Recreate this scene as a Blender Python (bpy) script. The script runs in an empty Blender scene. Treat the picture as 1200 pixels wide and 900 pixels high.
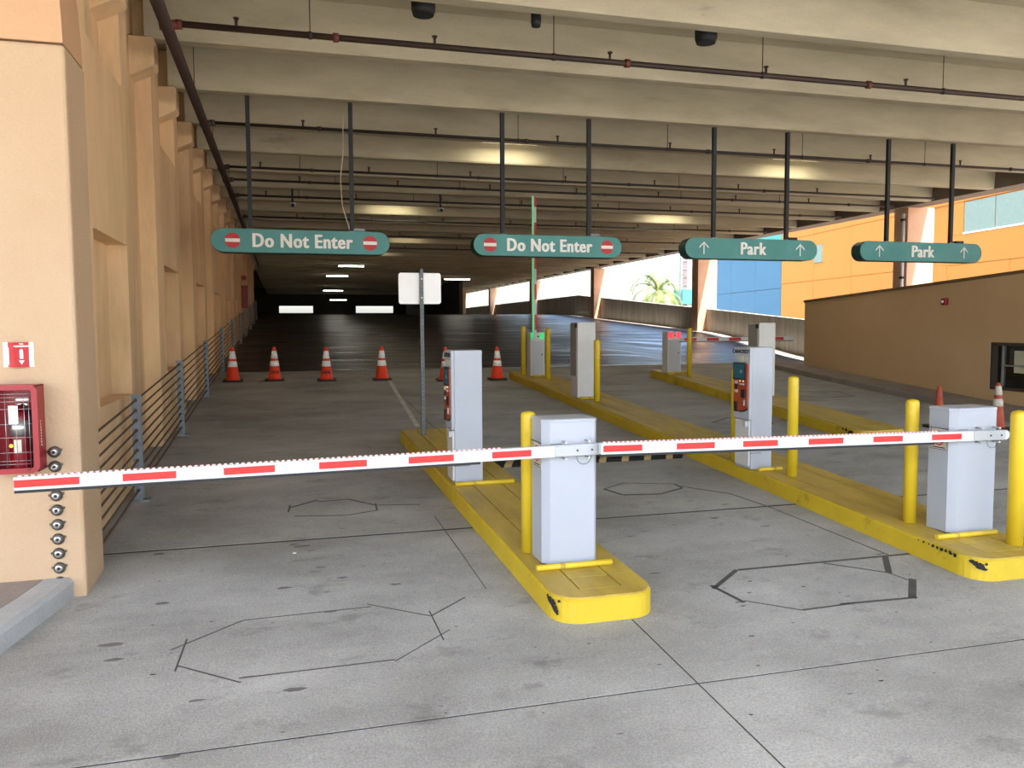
import bpy, math, random
from mathutils import Vector, Matrix
random.seed(7)
sc = bpy.context.scene
COL = sc.collection
S = 0.057                      # slope of the entrance ramp (rise per metre along +Y)
ISL = 0.15                     # island height above the ramp
# ------------------------------------------------------------------ camera
cam_d = bpy.data.cameras.new('camera'); cam = bpy.data.objects.new('camera', cam_d); COL.objects.link(cam)
cam_d.sensor_width = 36.0; cam_d.lens = 36.0 * 956 / 1200; cam_d.clip_end = 600
_y, _p, _r = math.radians(15.6), math.radians(-3.97), math.radians(-0.3)
_f = Vector((math.sin(_y)*math.cos(_p), math.cos(_y)*math.cos(_p), math.sin(_p)))
_rt = Vector((math.cos(_y), -math.sin(_y), 0)); _up = _rt.cross(_f)
_r2 = math.cos(_r)*_rt + math.sin(_r)*_up; _u2 = -math.sin(_r)*_rt + math.cos(_r)*_up
M = Matrix((_r2, _u2, -_f)).transposed().to_4x4(); M.translation = Vector((0, 0, 2.0))
cam.matrix_world = M
sc.camera = cam
# ------------------------------------------------------------------ world, sun, exposure
w = bpy.data.worlds.new('world'); sc.world = w; w.use_nodes = True
nt = w.node_tree; nt.nodes.clear()
sky = nt.nodes.new('ShaderNodeTexSky'); sky.sky_type = 'NISHITA'; sky.sun_disc = False
sky.sun_elevation = math.radians(62); sky.sun_rotation = math.radians(200); sky.air_density = 1.0; sky.dust_density = 4.0; sky.ozone_density = 1.0
bg = nt.nodes.new('ShaderNodeBackground'); bg.inputs[1].default_value = 0.85
wo = nt.nodes.new('ShaderNodeOutputWorld')
nt.links.new(sky.outputs[0], bg.inputs[0]); nt.links.new(bg.outputs[0], wo.inputs[0])
sun_d = bpy.data.lights.new('sun', 'SUN'); sun_d.energy = 11.0; sun_d.angle = math.radians(0.6); sun_d.color = (1.0, 0.95, 0.87)
sun = bpy.data.objects.new('sun', sun_d); COL.objects.link(sun)
sun.rotation_euler = (Vector((-0.19, 0.50, -0.85))).to_track_quat('-Z', 'Y').to_euler()
sun.location = (5, -5, 40)
vs = sc.view_settings
vs.view_transform = 'Standard'; vs.look = 'None'; vs.gamma = 1.0; vs.use_curve_mapping = False
vs.exposure = 0.22

# ------------------------------------------------------------------ materials
def lin(c):
    return tuple((x/12.92 if x <= 0.04045 else ((x+0.055)/1.055)**2.4) for x in [v/255.0 for v in c]) + (1.0,)
MATS = {}
def mat(name, rgb, rough=0.7, var=0.12, scale=4.0, metallic=0.0, bump=0.0, bscale=60.0, rgb2=None, stretch=(1, 1, 1),
        spots=0.0, spot_rgb=(40, 38, 36), spot_scale=2.0, emit=0.0, spec=0.5, fine=0.0, thr=(0.62, 0.72), rvar=0.0):
    """procedural principled material: two-tone noise, optional stains, optional fine relief"""
    m = bpy.data.materials.new(name); m.use_nodes = True
    n, l = m.node_tree.nodes, m.node_tree.links
    b = n['Principled BSDF']; b.inputs['Roughness'].default_value = rough; b.inputs['Metallic'].default_value = metallic
    b.inputs['Specular IOR Level'].default_value = spec
    geo = n.new('ShaderNodeNewGeometry')
    mp = n.new('ShaderNodeMapping'); mp.inputs['Scale'].default_value = stretch
    l.new(geo.outputs['Position'], mp.inputs['Vector'])
    nz = n.new('ShaderNodeTexNoise'); nz.inputs['Scale'].default_value = scale; nz.inputs['Detail'].default_value = 6; nz.inputs['Roughness'].default_value = 0.62
    l.new(mp.outputs[0], nz.inputs['Vector'])
    c1 = lin(rgb)
    if rgb2 is None:
        a = tuple(max(0, x*(1-var)) for x in c1[:3])+(1,); d = tuple(min(1, x*(1+var)) for x in c1[:3])+(1,)
    else:
        a, d = lin(rgb2), c1
    rp = n.new('ShaderNodeValToRGB'); rp.color_ramp.elements[0].position = 0.3; rp.color_ramp.elements[1].position = 0.7
    rp.color_ramp.elements[0].color = a; rp.color_ramp.elements[1].color = d
    l.new(nz.outputs['Fac'], rp.inputs[0]); out = rp.outputs[0]
    if fine > 0:
        n3 = n.new('ShaderNodeTexNoise'); n3.inputs['Scale'].default_value = 90; n3.inputs['Detail'].default_value = 3
        l.new(geo.outputs['Position'], n3.inputs['Vector'])
        r3 = n.new('ShaderNodeMapRange'); r3.inputs['From Min'].default_value = 0.3; r3.inputs['From Max'].default_value = 0.7
        r3.inputs['To Min'].default_value = 1-fine; r3.inputs['To Max'].default_value = 1+fine
        l.new(n3.outputs['Fac'], r3.inputs['Value'])
        mu = n.new('ShaderNodeVectorMath'); mu.operation = 'SCALE'; l.new(out, mu.inputs[0]); l.new(r3.outputs[0], mu.inputs['Scale']); out = mu.outputs[0]
    if spots > 0:
        n2 = n.new('ShaderNodeTexNoise'); n2.inputs['Scale'].default_value = spot_scale; n2.inputs['Detail'].default_value = 9; n2.inputs['Roughness'].default_value = 0.7
        mp2 = n.new('ShaderNodeMapping'); mp2.inputs['Scale'].default_value = stretch; mp2.inputs['Location'].default_value = (3.1, 7.7, 1.3)
        l.new(geo.outputs['Position'], mp2.inputs['Vector']); l.new(mp2.outputs[0], n2.inputs['Vector'])
        r2 = n.new('ShaderNodeValToRGB'); r2.color_ramp.elements[0].position = thr[0]; r2.color_ramp.elements[1].position = thr[1]
        r2.color_ramp.elements[0].color = (0, 0, 0, 1); r2.color_ramp.elements[1].color = (spots, spots, spots, 1)
        l.new(n2.outputs['Fac'], r2.inputs[0])
        mx = n.new('ShaderNodeMix'); mx.data_type = 'RGBA'; l.new(r2.outputs[0], mx.inputs['Factor'])
        l.new(out, mx.inputs['A']); mx.inputs['B'].default_value = lin(spot_rgb); out = mx.outputs['Result']
    l.new(out, b.inputs['Base Color'])
    if rvar > 0:
        rr = n.new('ShaderNodeMapRange'); rr.inputs['From Min'].default_value = 0.3; rr.inputs['From Max'].default_value = 0.7
        rr.inputs['To Min'].default_value = rough-rvar; rr.inputs['To Max'].default_value = rough+rvar
        l.new(nz.outputs['Fac'], rr.inputs['Value']); l.new(rr.outputs[0], b.inputs['Roughness'])
    if bump > 0:
        nb = n.new('ShaderNodeTexNoise'); nb.inputs['Scale'].default_value = bscale; nb.inputs['Detail'].default_value = 4
        l.new(geo.outputs['Position'], nb.inputs['Vector'])
        bp = n.new('ShaderNodeBump'); bp.inputs['Strength'].default_value = bump; bp.inputs['Distance'].default_value = 0.01
        l.new(nb.outputs['Fac'], bp.inputs['Height']); l.new(bp.outputs[0], b.inputs['Normal'])
    if emit > 0:
        l.new(out, b.inputs['Emission Color']); b.inputs['Emission Strength'].default_value = emit
    MATS[name] = m
    return m
mat('floor', (175, 176, 172), 0.75, rgb2=(132, 132, 128), scale=0.9, bump=0.35, bscale=120, spots=0.6, spot_rgb=(84, 82, 78), spot_scale=2.6, fine=0.2, thr=(0.57, 0.72), stretch=(0.8, 1.3, 1))
mat('stain', (104, 102, 98), 0.7, var=0.2, scale=10)
mat('joint', (52, 50, 48), 0.9)
mat('laneline', (214, 212, 206), 0.8, rgb2=(176, 174, 168), scale=5)
mat('sealant', (74, 73, 71), 0.7, var=0.25, scale=12)
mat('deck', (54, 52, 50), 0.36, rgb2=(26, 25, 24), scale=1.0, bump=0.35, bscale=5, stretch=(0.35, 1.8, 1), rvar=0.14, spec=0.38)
mat('curbconc', (165, 166, 165), 0.8, scale=3, var=0.15, bump=0.3, fine=0.1)
mat('walkconc', (140, 130, 122), 0.85, scale=2, var=0.15, bump=0.3, fine=0.1)
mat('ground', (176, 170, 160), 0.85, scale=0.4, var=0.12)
mat('ceil', (190, 181, 154), 0.85, rgb2=(160, 151, 126), scale=1.3, bump=0.2, bscale=70, spots=0.4, spot_rgb=(100, 92, 80), spot_scale=1.1, stretch=(0.4, 1, 1.6), fine=0.06)
mat('fascia', (120, 108, 96), 0.85, scale=1.5)
mat('peach', (194, 167, 136), 0.85, rgb2=(187, 158, 126), scale=0.9, bump=0.55, bscale=38, fine=0.03)
mat('peachwall', (240, 206, 160), 0.85, rgb2=(208, 174, 132), scale=1.2, bump=0.4, bscale=38, stretch=(1, 1, 0.25), spots=0.45, spot_rgb=(158, 134, 106), spot_scale=0.9, thr=(0.5, 0.68))
mat('spandrel', (203, 163, 126), 0.85, rgb2=(196, 154, 116), scale=0.9, bump=0.4, bscale=38)
mat('terminalplate', (150, 148, 144), 0.5, var=0.04)
mat('bumptan', (158, 138, 92), 0.7, var=0.15, scale=8)
mat('colpeach', (226, 184, 150), 0.85, scale=1.0, bump=0.3)
mat('tan', (206, 174, 134), 0.85, rgb2=(196, 163, 122), scale=0.8, bump=0.3, bscale=40)
mat('tancap', (120, 92, 62), 0.8)
mat('parapet', (214, 208, 198), 0.9, rgb2=(172, 166, 156), scale=2.2, stretch=(2.5, 2.5, 0.25), spots=0.35, spot_rgb=(110, 106, 100), spot_scale=1.6)
mat('yellow', (236, 202, 40), 0.55, rgb2=(226, 188, 30), scale=3, spots=0.35, spot_rgb=(150, 124, 30), spot_scale=2.5, bump=0.15)
mat('yellowchip', (206, 178, 38), 0.55, rgb2=(188, 158, 30), scale=3, spots=0.5, spot_rgb=(120, 100, 36), spot_scale=3.5, bump=0.2, thr=(0.6, 0.68))
mat('yellowtop', (196, 168, 70), 0.5, rgb2=(158, 134, 54), scale=2.2, stretch=(2.0, 0.5, 1), spots=0.5, spot_rgb=(112, 96, 44), spot_scale=2.0, bump=0.15)
mat('bollard', (214, 184, 42), 0.42, var=0.05, scale=2, bump=0.05)
mat('chip', (36, 35, 34), 0.9, var=0.3, scale=20)
mat('white', (168, 174, 183), 0.38, var=0.02, scale=3)
mat('greywhite', (178, 182, 186), 0.4, var=0.03, scale=3)
mat('boxgrey', (206, 206, 204), 0.45, var=0.04, scale=3)
mat('seam', (70, 70, 70), 0.6)
mat('armwhite', (202, 206, 210), 0.35, var=0.02)
mat('red', (226, 26, 22), 0.35, var=0.08, scale=8)
mat('armled', (232, 188, 184), 0.4, var=0.25, scale=90)
mat('black', (24, 24, 25), 0.6, var=0.2)
mat('postgalv', (96, 100, 102), 0.5, metallic=0.5, var=0.2, scale=14)
mat('galv', (124, 132, 138), 0.5, metallic=0.25, var=0.3, scale=14, spots=0.3, spot_rgb=(90, 96, 104), spot_scale=9)
mat('cable', (92, 78, 66), 0.5, metallic=0.6, var=0.2, scale=10)
mat('steel', (190, 190, 188), 0.3, metallic=0.85, var=0.12, scale=20)
mat('darksteel', (84, 80, 72), 0.5, metallic=0.5, var=0.35, scale=30)
mat('darkpipe', (44, 38, 35), 0.6, var=0.2, scale=6)
mat('darkclamp', (62, 44, 36), 0.6, var=0.2)
mat('pipe', (52, 37, 30), 0.6, var=0.2, scale=6)
mat('clamp', (104, 50, 36), 0.6, var=0.2)
mat('hanger', (30, 32, 36), 0.55, var=0.15)
mat('teal', (80, 156, 154), 0.45, rgb2=(68, 142, 140), scale=2.0)
mat('tealdark', (30, 74, 70), 0.5)
mat('letter', (252, 252, 248), 0.5, var=0.03)
mat('signred', (196, 40, 48), 0.45, var=0.04)
mat('firered', (150, 22, 36), 0.35, var=0.06)
mat('extred', (120, 14, 22), 0.3, var=0.05)
mat('cone', (232, 62, 30), 0.5, var=0.06)
mat('oldcone', (172, 78, 48), 0.7, rgb2=(140, 58, 36), scale=9)
mat('conewhite', (250, 250, 248), 0.4, var=0.04)
mat('dirtywhite', (200, 192, 178), 0.6, var=0.15, scale=12)
mat('orangepanel', (162, 70, 40), 0.4, var=0.05)
mat('screen', (34, 92, 108), 0.25, var=0.1, scale=10)
mat('orange', (188, 122, 48), 0.8, var=0.03, scale=0.8)
mat('blue', (64, 108, 134), 0.8, var=0.03, scale=0.8)
mat('aqua', (70, 150, 142), 0.7, var=0.04)
mat('palegreen', (122, 142, 130), 0.75, var=0.06, scale=6)
mat('aqua2', (60, 150, 140), 0.7, var=0.04)
mat('mauve', (120, 108, 108), 0.8, var=0.05)
mat('trunk', (150, 130, 104), 0.9, var=0.2, scale=8)
mat('frond', (104, 118, 62), 0.6, var=0.25, scale=3)
mat('glass', (24, 24, 22), 0.08, var=0.05)
mat('frame', (70, 60, 50), 0.5)
mat('alu', (176, 178, 178), 0.35, metallic=0.6)
mat('paper', (196, 196, 170), 0.7, var=0.08)
mat('lamp', (255, 250, 235), 0.5, var=0.0, emit=14.0)
mat('ledgreen', (40, 215, 120), 0.4, var=0.0, emit=0.45)
mat('ledred', (255, 60, 80), 0.4, var=0.0, emit=0.9)
mat('bulb', (255, 236, 190), 0.5, var=0.0, emit=4.0)
mat('buttonlit', (255, 220, 170), 0.5, var=0.0, emit=0.6)
mat('litter', (238, 238, 234), 0.7, var=0.02)
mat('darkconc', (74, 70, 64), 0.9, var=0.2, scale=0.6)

# ------------------------------------------------------------------ mesh helpers
class MB:
    def __init__(s): s.v = []; s.f = []; s.sm = []
    def add(s, vs, fs, smooth=False):
        o = len(s.v); s.v += [tuple(x) for x in vs]
        for f in fs: s.f.append(tuple(i+o for i in f)); s.sm.append(smooth)
        return s
    def box(s, x0, x1, y0, y1, z0, z1):
        return s.add([(x0,y0,z0),(x1,y0,z0),(x1,y1,z0),(x0,y1,z0),(x0,y0,z1),(x1,y0,z1),(x1,y1,z1),(x0,y1,z1)],
                     [(0,3,2,1),(4,5,6,7),(0,1,5,4),(1,2,6,5),(2,3,7,6),(3,0,4,7)])
    def prism(s, poly, axis, a, b, smooth=False):
        """poly: 2-D outline (counter-clockwise) extruded along an axis from a to b"""
        n = len(poly)
        def P(q, t): return {'x': (t, q[0], q[1]), 'y': (q[0], t, q[1]), 'z': (q[0], q[1], t)}[axis]
        vs = [P(q, a) for q in poly]+[P(q, b) for q in poly]
        fs = [tuple(range(n))[::-1], tuple(range(n, 2*n))]
        s.add(vs, fs)
        o = len(s.v)-2*n
        for i in range(n):
            j = (i+1) % n
            s.f.append((o+i, o+j, o+n+j, o+n+i)); s.sm.append(smooth)
        return s
    def cyl(s, p0, p1, r0, r1=None, n=14, caps=True):
        r1 = r0 if r1 is None else r1
        p0, p1 = Vector(p0), Vector(p1); d = (p1-p0).normalized()
        a = d.orthogonal().normalized(); b = d.cross(a)
        vs = []
        for p, r in ((p0, r0), (p1, r1)):
            for i in range(n):
                t = 2*math.pi*i/n; vs.append(p+(a*math.cos(t)+b*math.sin(t))*r)
        s.add(vs, [(i, (i+1) % n, n+(i+1) % n, n+i) for i in range(n)], True)
        if caps:
            o = len(s.v)-2*n
            s.f.append(tuple(o+i for i in range(n))[::-1]); s.sm.append(False)
            s.f.append(tuple(o+n+i for i in range(n))); s.sm.append(False)
        return s
    def lathe(s, prof, c=(0, 0, 0), n=20, axis='z'):
        """profile [(r, h)] turned about an axis through c"""
        vs = []
        for r, h in prof:
            for i in range(n):
                t = 2*math.pi*i/n; x, y = r*math.cos(t), r*math.sin(t)
                vs.append({'z': (c[0]+x, c[1]+y, c[2]+h), 'y': (c[0]+x, c[1]-h, c[2]+y), 'x': (c[0]+h, c[1]+x, c[2]+y)}[axis])
        k = len(prof)
        fs = [(j*n+i, j*n+(i+1) % n, (j+1)*n+(i+1) % n, (j+1)*n+i) for j in range(k-1) for i in range(n)]
        s.add(vs, fs, True)
        o = len(s.v)-k*n
        s.f.append(tuple(o+i for i in range(n))[::-1]); s.sm.append(False)
        s.f.append(tuple(o+(k-1)*n+i for i in range(n))); s.sm.append(False)
        return s
    def tube(s, pts, r, n=8):
        for a, b in zip(pts[:-1], pts[1:]): s.cyl(a, b, r, n=n)
        return s
    def shear(s):                       # lay the mesh along the ramp
        s.v = [(x, y, z+S*y) for x, y, z in s.v]; return s
    def build(s, name, m, parent=None, bevel=0.0, seg=2, origin=None):
        me = bpy.data.meshes.new(name)
        vv = s.v
        if origin is not None: vv = [(x-origin[0], y-origin[1], z-origin[2]) for x, y, z in vv]
        me.from_pydata(vv, [], s.f); me.polygons.foreach_set('use_smooth', s.sm); me.update()
        me.materials.append(MATS[m])
        o = bpy.data.objects.new(name, me); COL.objects.link(o)
        if origin is not None: o.location = origin
        if parent is not None: o.parent = parent
        if bevel > 0:
            md = o.modifiers.new('bevel', 'BEVEL'); md.width = bevel; md.segments = seg; md.limit_method = 'ANGLE'; md.angle_limit = math.radians(50)
        return o
def tag(o, label, cat, group=None):
    o['label'] = label; o['category'] = cat
    if group: o['group'] = group
    return o
def structure(o): o['kind'] = 'structure'; return o
def thing(name, loc, label, cat, group=None):
    o = bpy.data.objects.new(name, None); o.empty_display_size = 0.1; COL.objects.link(o); o.location = loc
    return tag(o, label, cat, group)
def copy_thing(src, loc, label, group=None):
    r = src.copy(); COL.objects.link(r); r.location = loc; r['label'] = label
    if group: r['group'] = group
    for ch in src.children:
        c = ch.copy(); COL.objects.link(c); c.parent = r
        for g in ch.children:
            d = g.copy(); COL.objects.link(d); d.parent = c
    return r
def fz(y): return S*y
def text_obj(body, size, m, parent, mtx, extrude=0.004, offset=0.0, align='CENTER', name='lettering', spacing=1.0, bold=0.0):
    cu = bpy.data.curves.new('txt', 'FONT'); cu.body = body; cu.size = size; cu.extrude = extrude; cu.offset = offset
    cu.align_x = align; cu.align_y = 'CENTER'; cu.space_character = spacing; cu.resolution_u = 3
    tmp = bpy.data.objects.new('txt', cu); COL.objects.link(tmp)
    me = bpy.data.meshes.new_from_object(tmp.evaluated_get(bpy.context.evaluated_depsgraph_get()))
    bpy.data.objects.remove(tmp); bpy.data.curves.remove(cu)
    b = MB(); vv = [v.co.copy() for v in me.vertices]; ff = [tuple(p.vertices) for p in me.polygons]
    bpy.data.meshes.remove(me)
    for k in ((-1, 0, 1) if bold else (0,)):          # heavier strokes for the bold signs
        b.add([mtx @ (v+Vector((k*bold, 0, (k+1)*.0012))) for v in vv], ff)
    return b.build(name, m, parent)
FRONT = Matrix(((1, 0, 0, 0), (0, 0, -1, 0), (0, 1, 0, 0), (0, 0, 0, 1)))        # text plane facing -Y
LEFTF = Matrix(((0, 0, -1, 0), (-1, 0, 0, 0), (0, 1, 0, 0), (0, 0, 0, 1)))       # text plane facing -X
def disc(cx, cz, r, y, t=0.004, n=24):
    return MB().prism([(cx+r*math.cos(2*math.pi*i/n), cz+r*math.sin(2*math.pi*i/n)) for i in range(n)][::-1], 'y', y, y-t) if False else MB().cyl((cx, y, cz), (cx, y-t, cz), r, n=n)

# ================================================================== SETTING
# ---- floor: ramp slabs with recessed joints
floor = structure(MB().add([(-9,-9,-.0025),(22,-9,-.0025),(22,18.59,-.0025),(-9,18.59,-.0025),(-9,-9,-.3),(22,-9,-.3),(22,18.6,-.3),(-9,18.6,-.3)],
        [(0,1,2,3),(7,6,5,4),(0,4,5,1),(1,5,6,2),(2,6,7,3),(3,7,4,0)]).shear().build('floor', 'joint'))
xs = [-9, -1.9, 1.97, 4.9, 8.0, 11.2, 16.0, 22]
ys = [-9, -4.9, -2.1, 0.75, 3.6, 6.43, 9.28, 12.1, 15.4, 18.6]
for i in range(len(xs)-1):
    for j in range(len(ys)-1):
        ga, gb = [(.019 if abs(v-6.43) < .01 else .007) for v in (ys[j], ys[j+1])]
        MB().box(xs[i]+0.005, xs[i+1]-0.005, ys[j]+ga, ys[j+1]-gb, -0.0024, 0).shear().build('slab', 'floor', floor)
# saw-cut vehicle loops filled with dark sealant, crossing at their corners
def strip(pts, wd, name, m='sealant', closed=False, over=0.0, h=0.0015):
    b = MB(); q = list(pts)+([pts[0]] if closed else [])
    for k, (a, c) in enumerate(zip(q[:-1], q[1:])):
        a, c = Vector(a), Vector(c); d = (c-a).normalized(); nrm = Vector((-d.y, d.x))*wd*random.uniform(.35, .75)
        ov = over*random.uniform(0.2, 1)
        a2, c2 = a-d*ov, c+d*ov
        P = [a2-nrm, c2-nrm, c2+nrm, a2+nrm]
        b.add([(p.x, p.y, h) for p in P]+[(p.x, p.y, -0.004) for p in P], [(0,1,2,3),(7,6,5,4),(0,4,5,1),(1,5,6,2),(2,6,7,3),(3,7,4,0)])
    return b.shear().build(name, m, floor)
CUTS = [
 (.0045, [(-.577,4.385),(-.56,4.775)]), (.004, [(-.629,4.65),(-.269,4.963)]), (.004, [(-.269,4.963),(.481,4.984)]), (.006, [(.46,5.031),(.813,4.753)]), (.005, [(.817,4.831),(.825,4.41)]),
 (.004, [(.885,4.535),(.528,4.218)]), (.005, [(.53,4.238),(-.258,4.228)]), (.006, [(-.576,4.452),(-.247,4.179)]), (.004, [(.813,4.753),(1.075,4.99)]),
 (.012, [(3.047,5.01),(4.496,5.007)]), (.011, [(3.035,5.013),(2.696,4.733)]), (.010, [(2.71,4.792),(2.768,4.476)]), (.007, [(2.783,4.501),(3.052,4.279)]), (.009, [(3.052,4.279),(3.436,4.293)]),
 (.014, [(3.348,4.301),(3.909,4.276)]), (.02, [(4.125,4.56),(3.865,4.27)]), (.008, [(3.727,4.986),(4.045,4.708),(4.087,4.528)]), (.018, [(4.27,5.0),(4.05,4.70)]),
 (.010, [(.004,7.247),(.021,7.467)]), (.012, [(.02,7.382),(.263,7.586)]), (.007, [(.261,7.527),(.552,7.547)]), (.012, [(.537,7.551),(.758,7.29)]), (.007, [(.764,7.347),(.754,7.121)]), (.006, [(.754,7.121),(.475,7.026),(.053,7.102)]),
 (.008, [(.758,7.29),(1.15,7.22)]), (.009, [(2.98,7.35),(3.26,7.53),(3.75,7.38),(3.75,7.21),(3.44,7.05)]), (.014, [(3.44,7.05),(3.07,7.1),(2.98,7.35)]), (.008, [(3.75,7.3),(4.1,6.9),(4.2,6.4),(4.32,5.03)])]
for wd, pts in CUTS: strip(pts, wd*2, 'saw_cut')
strip([(6.0,10.6),(6.4,10.9),(6.9,10.7),(6.8,10.3),(6.2,10.3)], .025, 'saw_cut_loop', closed=True, over=.03)
strip([(9.0,12.9),(9.4,13.4),(10.1,13.2),(10.0,12.6),(9.3,12.5)], .03, 'saw_cut_loop', closed=True, over=.03)
strip([(1.21,6.82),(1.23,5.9),(1.24,5.1)], .006, 'crack')
strip([(1.76,11.16),(2.05,16.8)], .07, 'lane_line', m='laneline')
# oil spots and gum marks
for k in range(170):
    x, y = random.uniform(-1.1, 4.3), random.uniform(3.2, 8.6)
    if 1.2 < x < 2.3 and y > 4.2: continue
    r = random.choice((.004, .005, .006, .006, .008, .008, .010, .014, .03)); a0 = random.random()*6; e = random.uniform(.35, .9)
    pts = [(x+r*random.uniform(.7, 1.3)*math.cos(t*math.pi/4+a0)*1.5, y+e*r*random.uniform(.7, 1.3)*math.sin(t*math.pi/4+a0)) for t in range(8)]
    MB().add([(px, py, .0014) for px, py in pts], [tuple(range(8))]).shear().build('oil_spot', 'stain' if r > .009 else 'sealant', floor)
for x, y, r in ((.10,6.27,.05), (.04,6.33,.03), (.21,5.77,.028), (.34,5.53,.03), (.16,6.15,.022), (.68,5.32,.03), (.01,4.04,.04), (-.68,4.375,.014), (2.73,4.486,.018), (2.89,3.388,.012), (3.3,4.62,.012), (2.62,5.9,.02), (3.1,6.1,.02), (-.95,4.8,.05), (-.9,4.6,.035)):
    pts = [(x+r*random.uniform(.7, 1.25)*math.cos(t*math.pi/6)*1.3, y+.55*r*random.uniform(.7, 1.25)*math.sin(t*math.pi/6)) for t in range(12)]
    MB().add([(px, py, .0016) for px, py in pts], [tuple(range(12))]).shear().build('oil_spot', 'chip' if r < .016 else 'stain', floor)
# ---- dark upper deck after the last joint: ramp, crest, level storey
def deck_z(x, y):
    if y < 47: z = S*y
    elif y < 53: t = (y-47)/6; z = S*47 + S*6*(t-t*t/2)
    else: z = S*47 + S*3
    sx = min(max((x-9)/5, 0), 1); sy = min(max((31-y)/8, 0), 1); s0 = min(max((y-18.6)/2, 0), 1)
    return z - 0.5*sx*sx*(3-2*sx)*sy*sy*(3-2*sy)*s0
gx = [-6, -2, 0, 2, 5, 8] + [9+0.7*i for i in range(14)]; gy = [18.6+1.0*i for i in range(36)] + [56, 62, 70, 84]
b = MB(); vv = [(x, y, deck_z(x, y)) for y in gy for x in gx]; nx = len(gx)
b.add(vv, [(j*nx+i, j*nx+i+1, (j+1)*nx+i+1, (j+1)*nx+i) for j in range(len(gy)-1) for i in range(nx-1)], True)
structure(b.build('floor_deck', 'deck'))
sunstrip_y = [18.6+1.0*i for i in range(30)]; b = MB()  # pale strip added along the parapet, sun patch put into its colour
b.add([(x, y, deck_z(x, y)+.012) for y in sunstrip_y for x in (16.55, 16.9, 17.38)], [(j*3+i, j*3+i+1, (j+1)*3+i+1, (j+1)*3+i) for j in range(len(sunstrip_y)-1) for i in range(2)], True)
structure(b.build('floor_sunlit_strip', 'ground'))
structure(MB().box(-300, 300, -300, 300, -1.4, -0.9).build('ground', 'ground'))
# ---- sidewalk and curb at the pier
kerb = [(-1.31,5.6),(-1.37,5.3),(-1.50,4.8),(-1.75,4.2),(-2.3,3.5),(-3.2,2.9),(-5,2.5),(-9,2.3)]
inner = [(-1.47,5.6),(-1.54,5.3),(-1.67,4.85),(-1.92,4.32),(-2.42,3.67),(-3.27,3.07),(-5.02,2.67),(-9,2.47)]
b = MB(); n = len(kerb)
b.add([(x, y, -.02) for x, y in kerb]+[(x, y, .10) for x, y in kerb]+[(x-.025, y+.005, .13) for x, y in kerb]+[(x, y, .13) for x, y in inner]+[(x, y, .0) for x, y in inner],
      [(r*n+i, r*n+n+i, r*n+n+i+1, r*n+i+1) for r in range(4) for i in range(n-1)]+[(0, 4*n, 3*n, 2*n, n)][::1], False)
structure(b.shear().build('curb', 'curbconc'))
b = MB(); b.add([(x-.006, y+.004, .128) for x, y in inner]+[(-9, 5.62, .128)]+[(x-.006, y+.004, -.02) for x, y in inner]+[(-9, 5.62, -.02)],
      [tuple(range(n+1)), tuple(range(n+1, 2*n+2))[::-1]]+[(i, (i+1) % (n+1), n+1+(i+1) % (n+1), n+1+i) for i in range(n+1)])
structure(b.shear().build('sidewalk', 'walkconc'))

# ---- ceiling: double-tee slab with stems
YF = -2.5                                   # front edge of the roof
CZ = 5.3
ceiling = structure(MB().box(-9, 17.75, YF, 83, 5.88, 6.2).build('ceiling', 'ceil'))
stems = [10.36+1.985*k for k in range(-6, 37)]
for y in stems:
    MB().prism([(y-.085, CZ), (y+.085, CZ), (y+.105, CZ+.03), (y+.15, 5.89), (y-.15, 5.89), (y-.105, CZ+.03)], 'x', -1.44 if y > 5.7 else -8.9, 16.72).build('beam', 'ceil', ceiling)
# ledger beam on the open right side
edge = structure(MB().box(16.75, 17.35, YF, 83, 5.3, 6.19).build('trim_1', 'fascia'))
# ---- left wall
wall = structure(MB().box(-2.2, -1.60, 6.05, 46, -0.3, 5.88).build('wall_left', 'peachwall'))
panelY = [6.54+3.96*k for k in range(10)]
for y0 in panelY:
    y1, n0, n1 = y0+2.4, y0+.58, y0+2.02
    zt = 5.87; zb = S*y0-.1; zl = max(1.38, S*n1+.75)
    b = MB()
    b.box(-1.60, -1.42, y0, n0, zb, zt); b.box(-1.60, -1.42, n1, y1, zb, zt)
    b.box(-1.60, -1.42, n0, n1, zb, zl); b.box(-1.60, -1.42, n0, n1, max(2.8, zl+.6), 4.28)
    # sloped sill of the upper niche and soffit of the lower one
    b.prism([(-1.60, 4.28), (-1.42, 4.28), (-1.60, 4.36)], 'y', n0, n1)
    b.build('wall_panel', 'peachwall', wall)
for k, y in enumerate(stems):
    if y < 6: continue
    if y > 46: break
    b = MB()
    b.prism([(-1.62, 4.84), (-1.36, 4.97), (-1.335, 5.0), (-1.335, 5.27), (-1.36, 5.295), (-1.62, 5.295)], 'y', y-.17, y+.17)
    b.build('corbel', 'peachwall', wall, bevel=.012)
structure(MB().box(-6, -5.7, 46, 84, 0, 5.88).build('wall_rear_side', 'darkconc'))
MB().box(-6, -1.6, 45.9, 46.2, 0, 5.88).build('return_wall', 'darkconc', wall)
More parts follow.
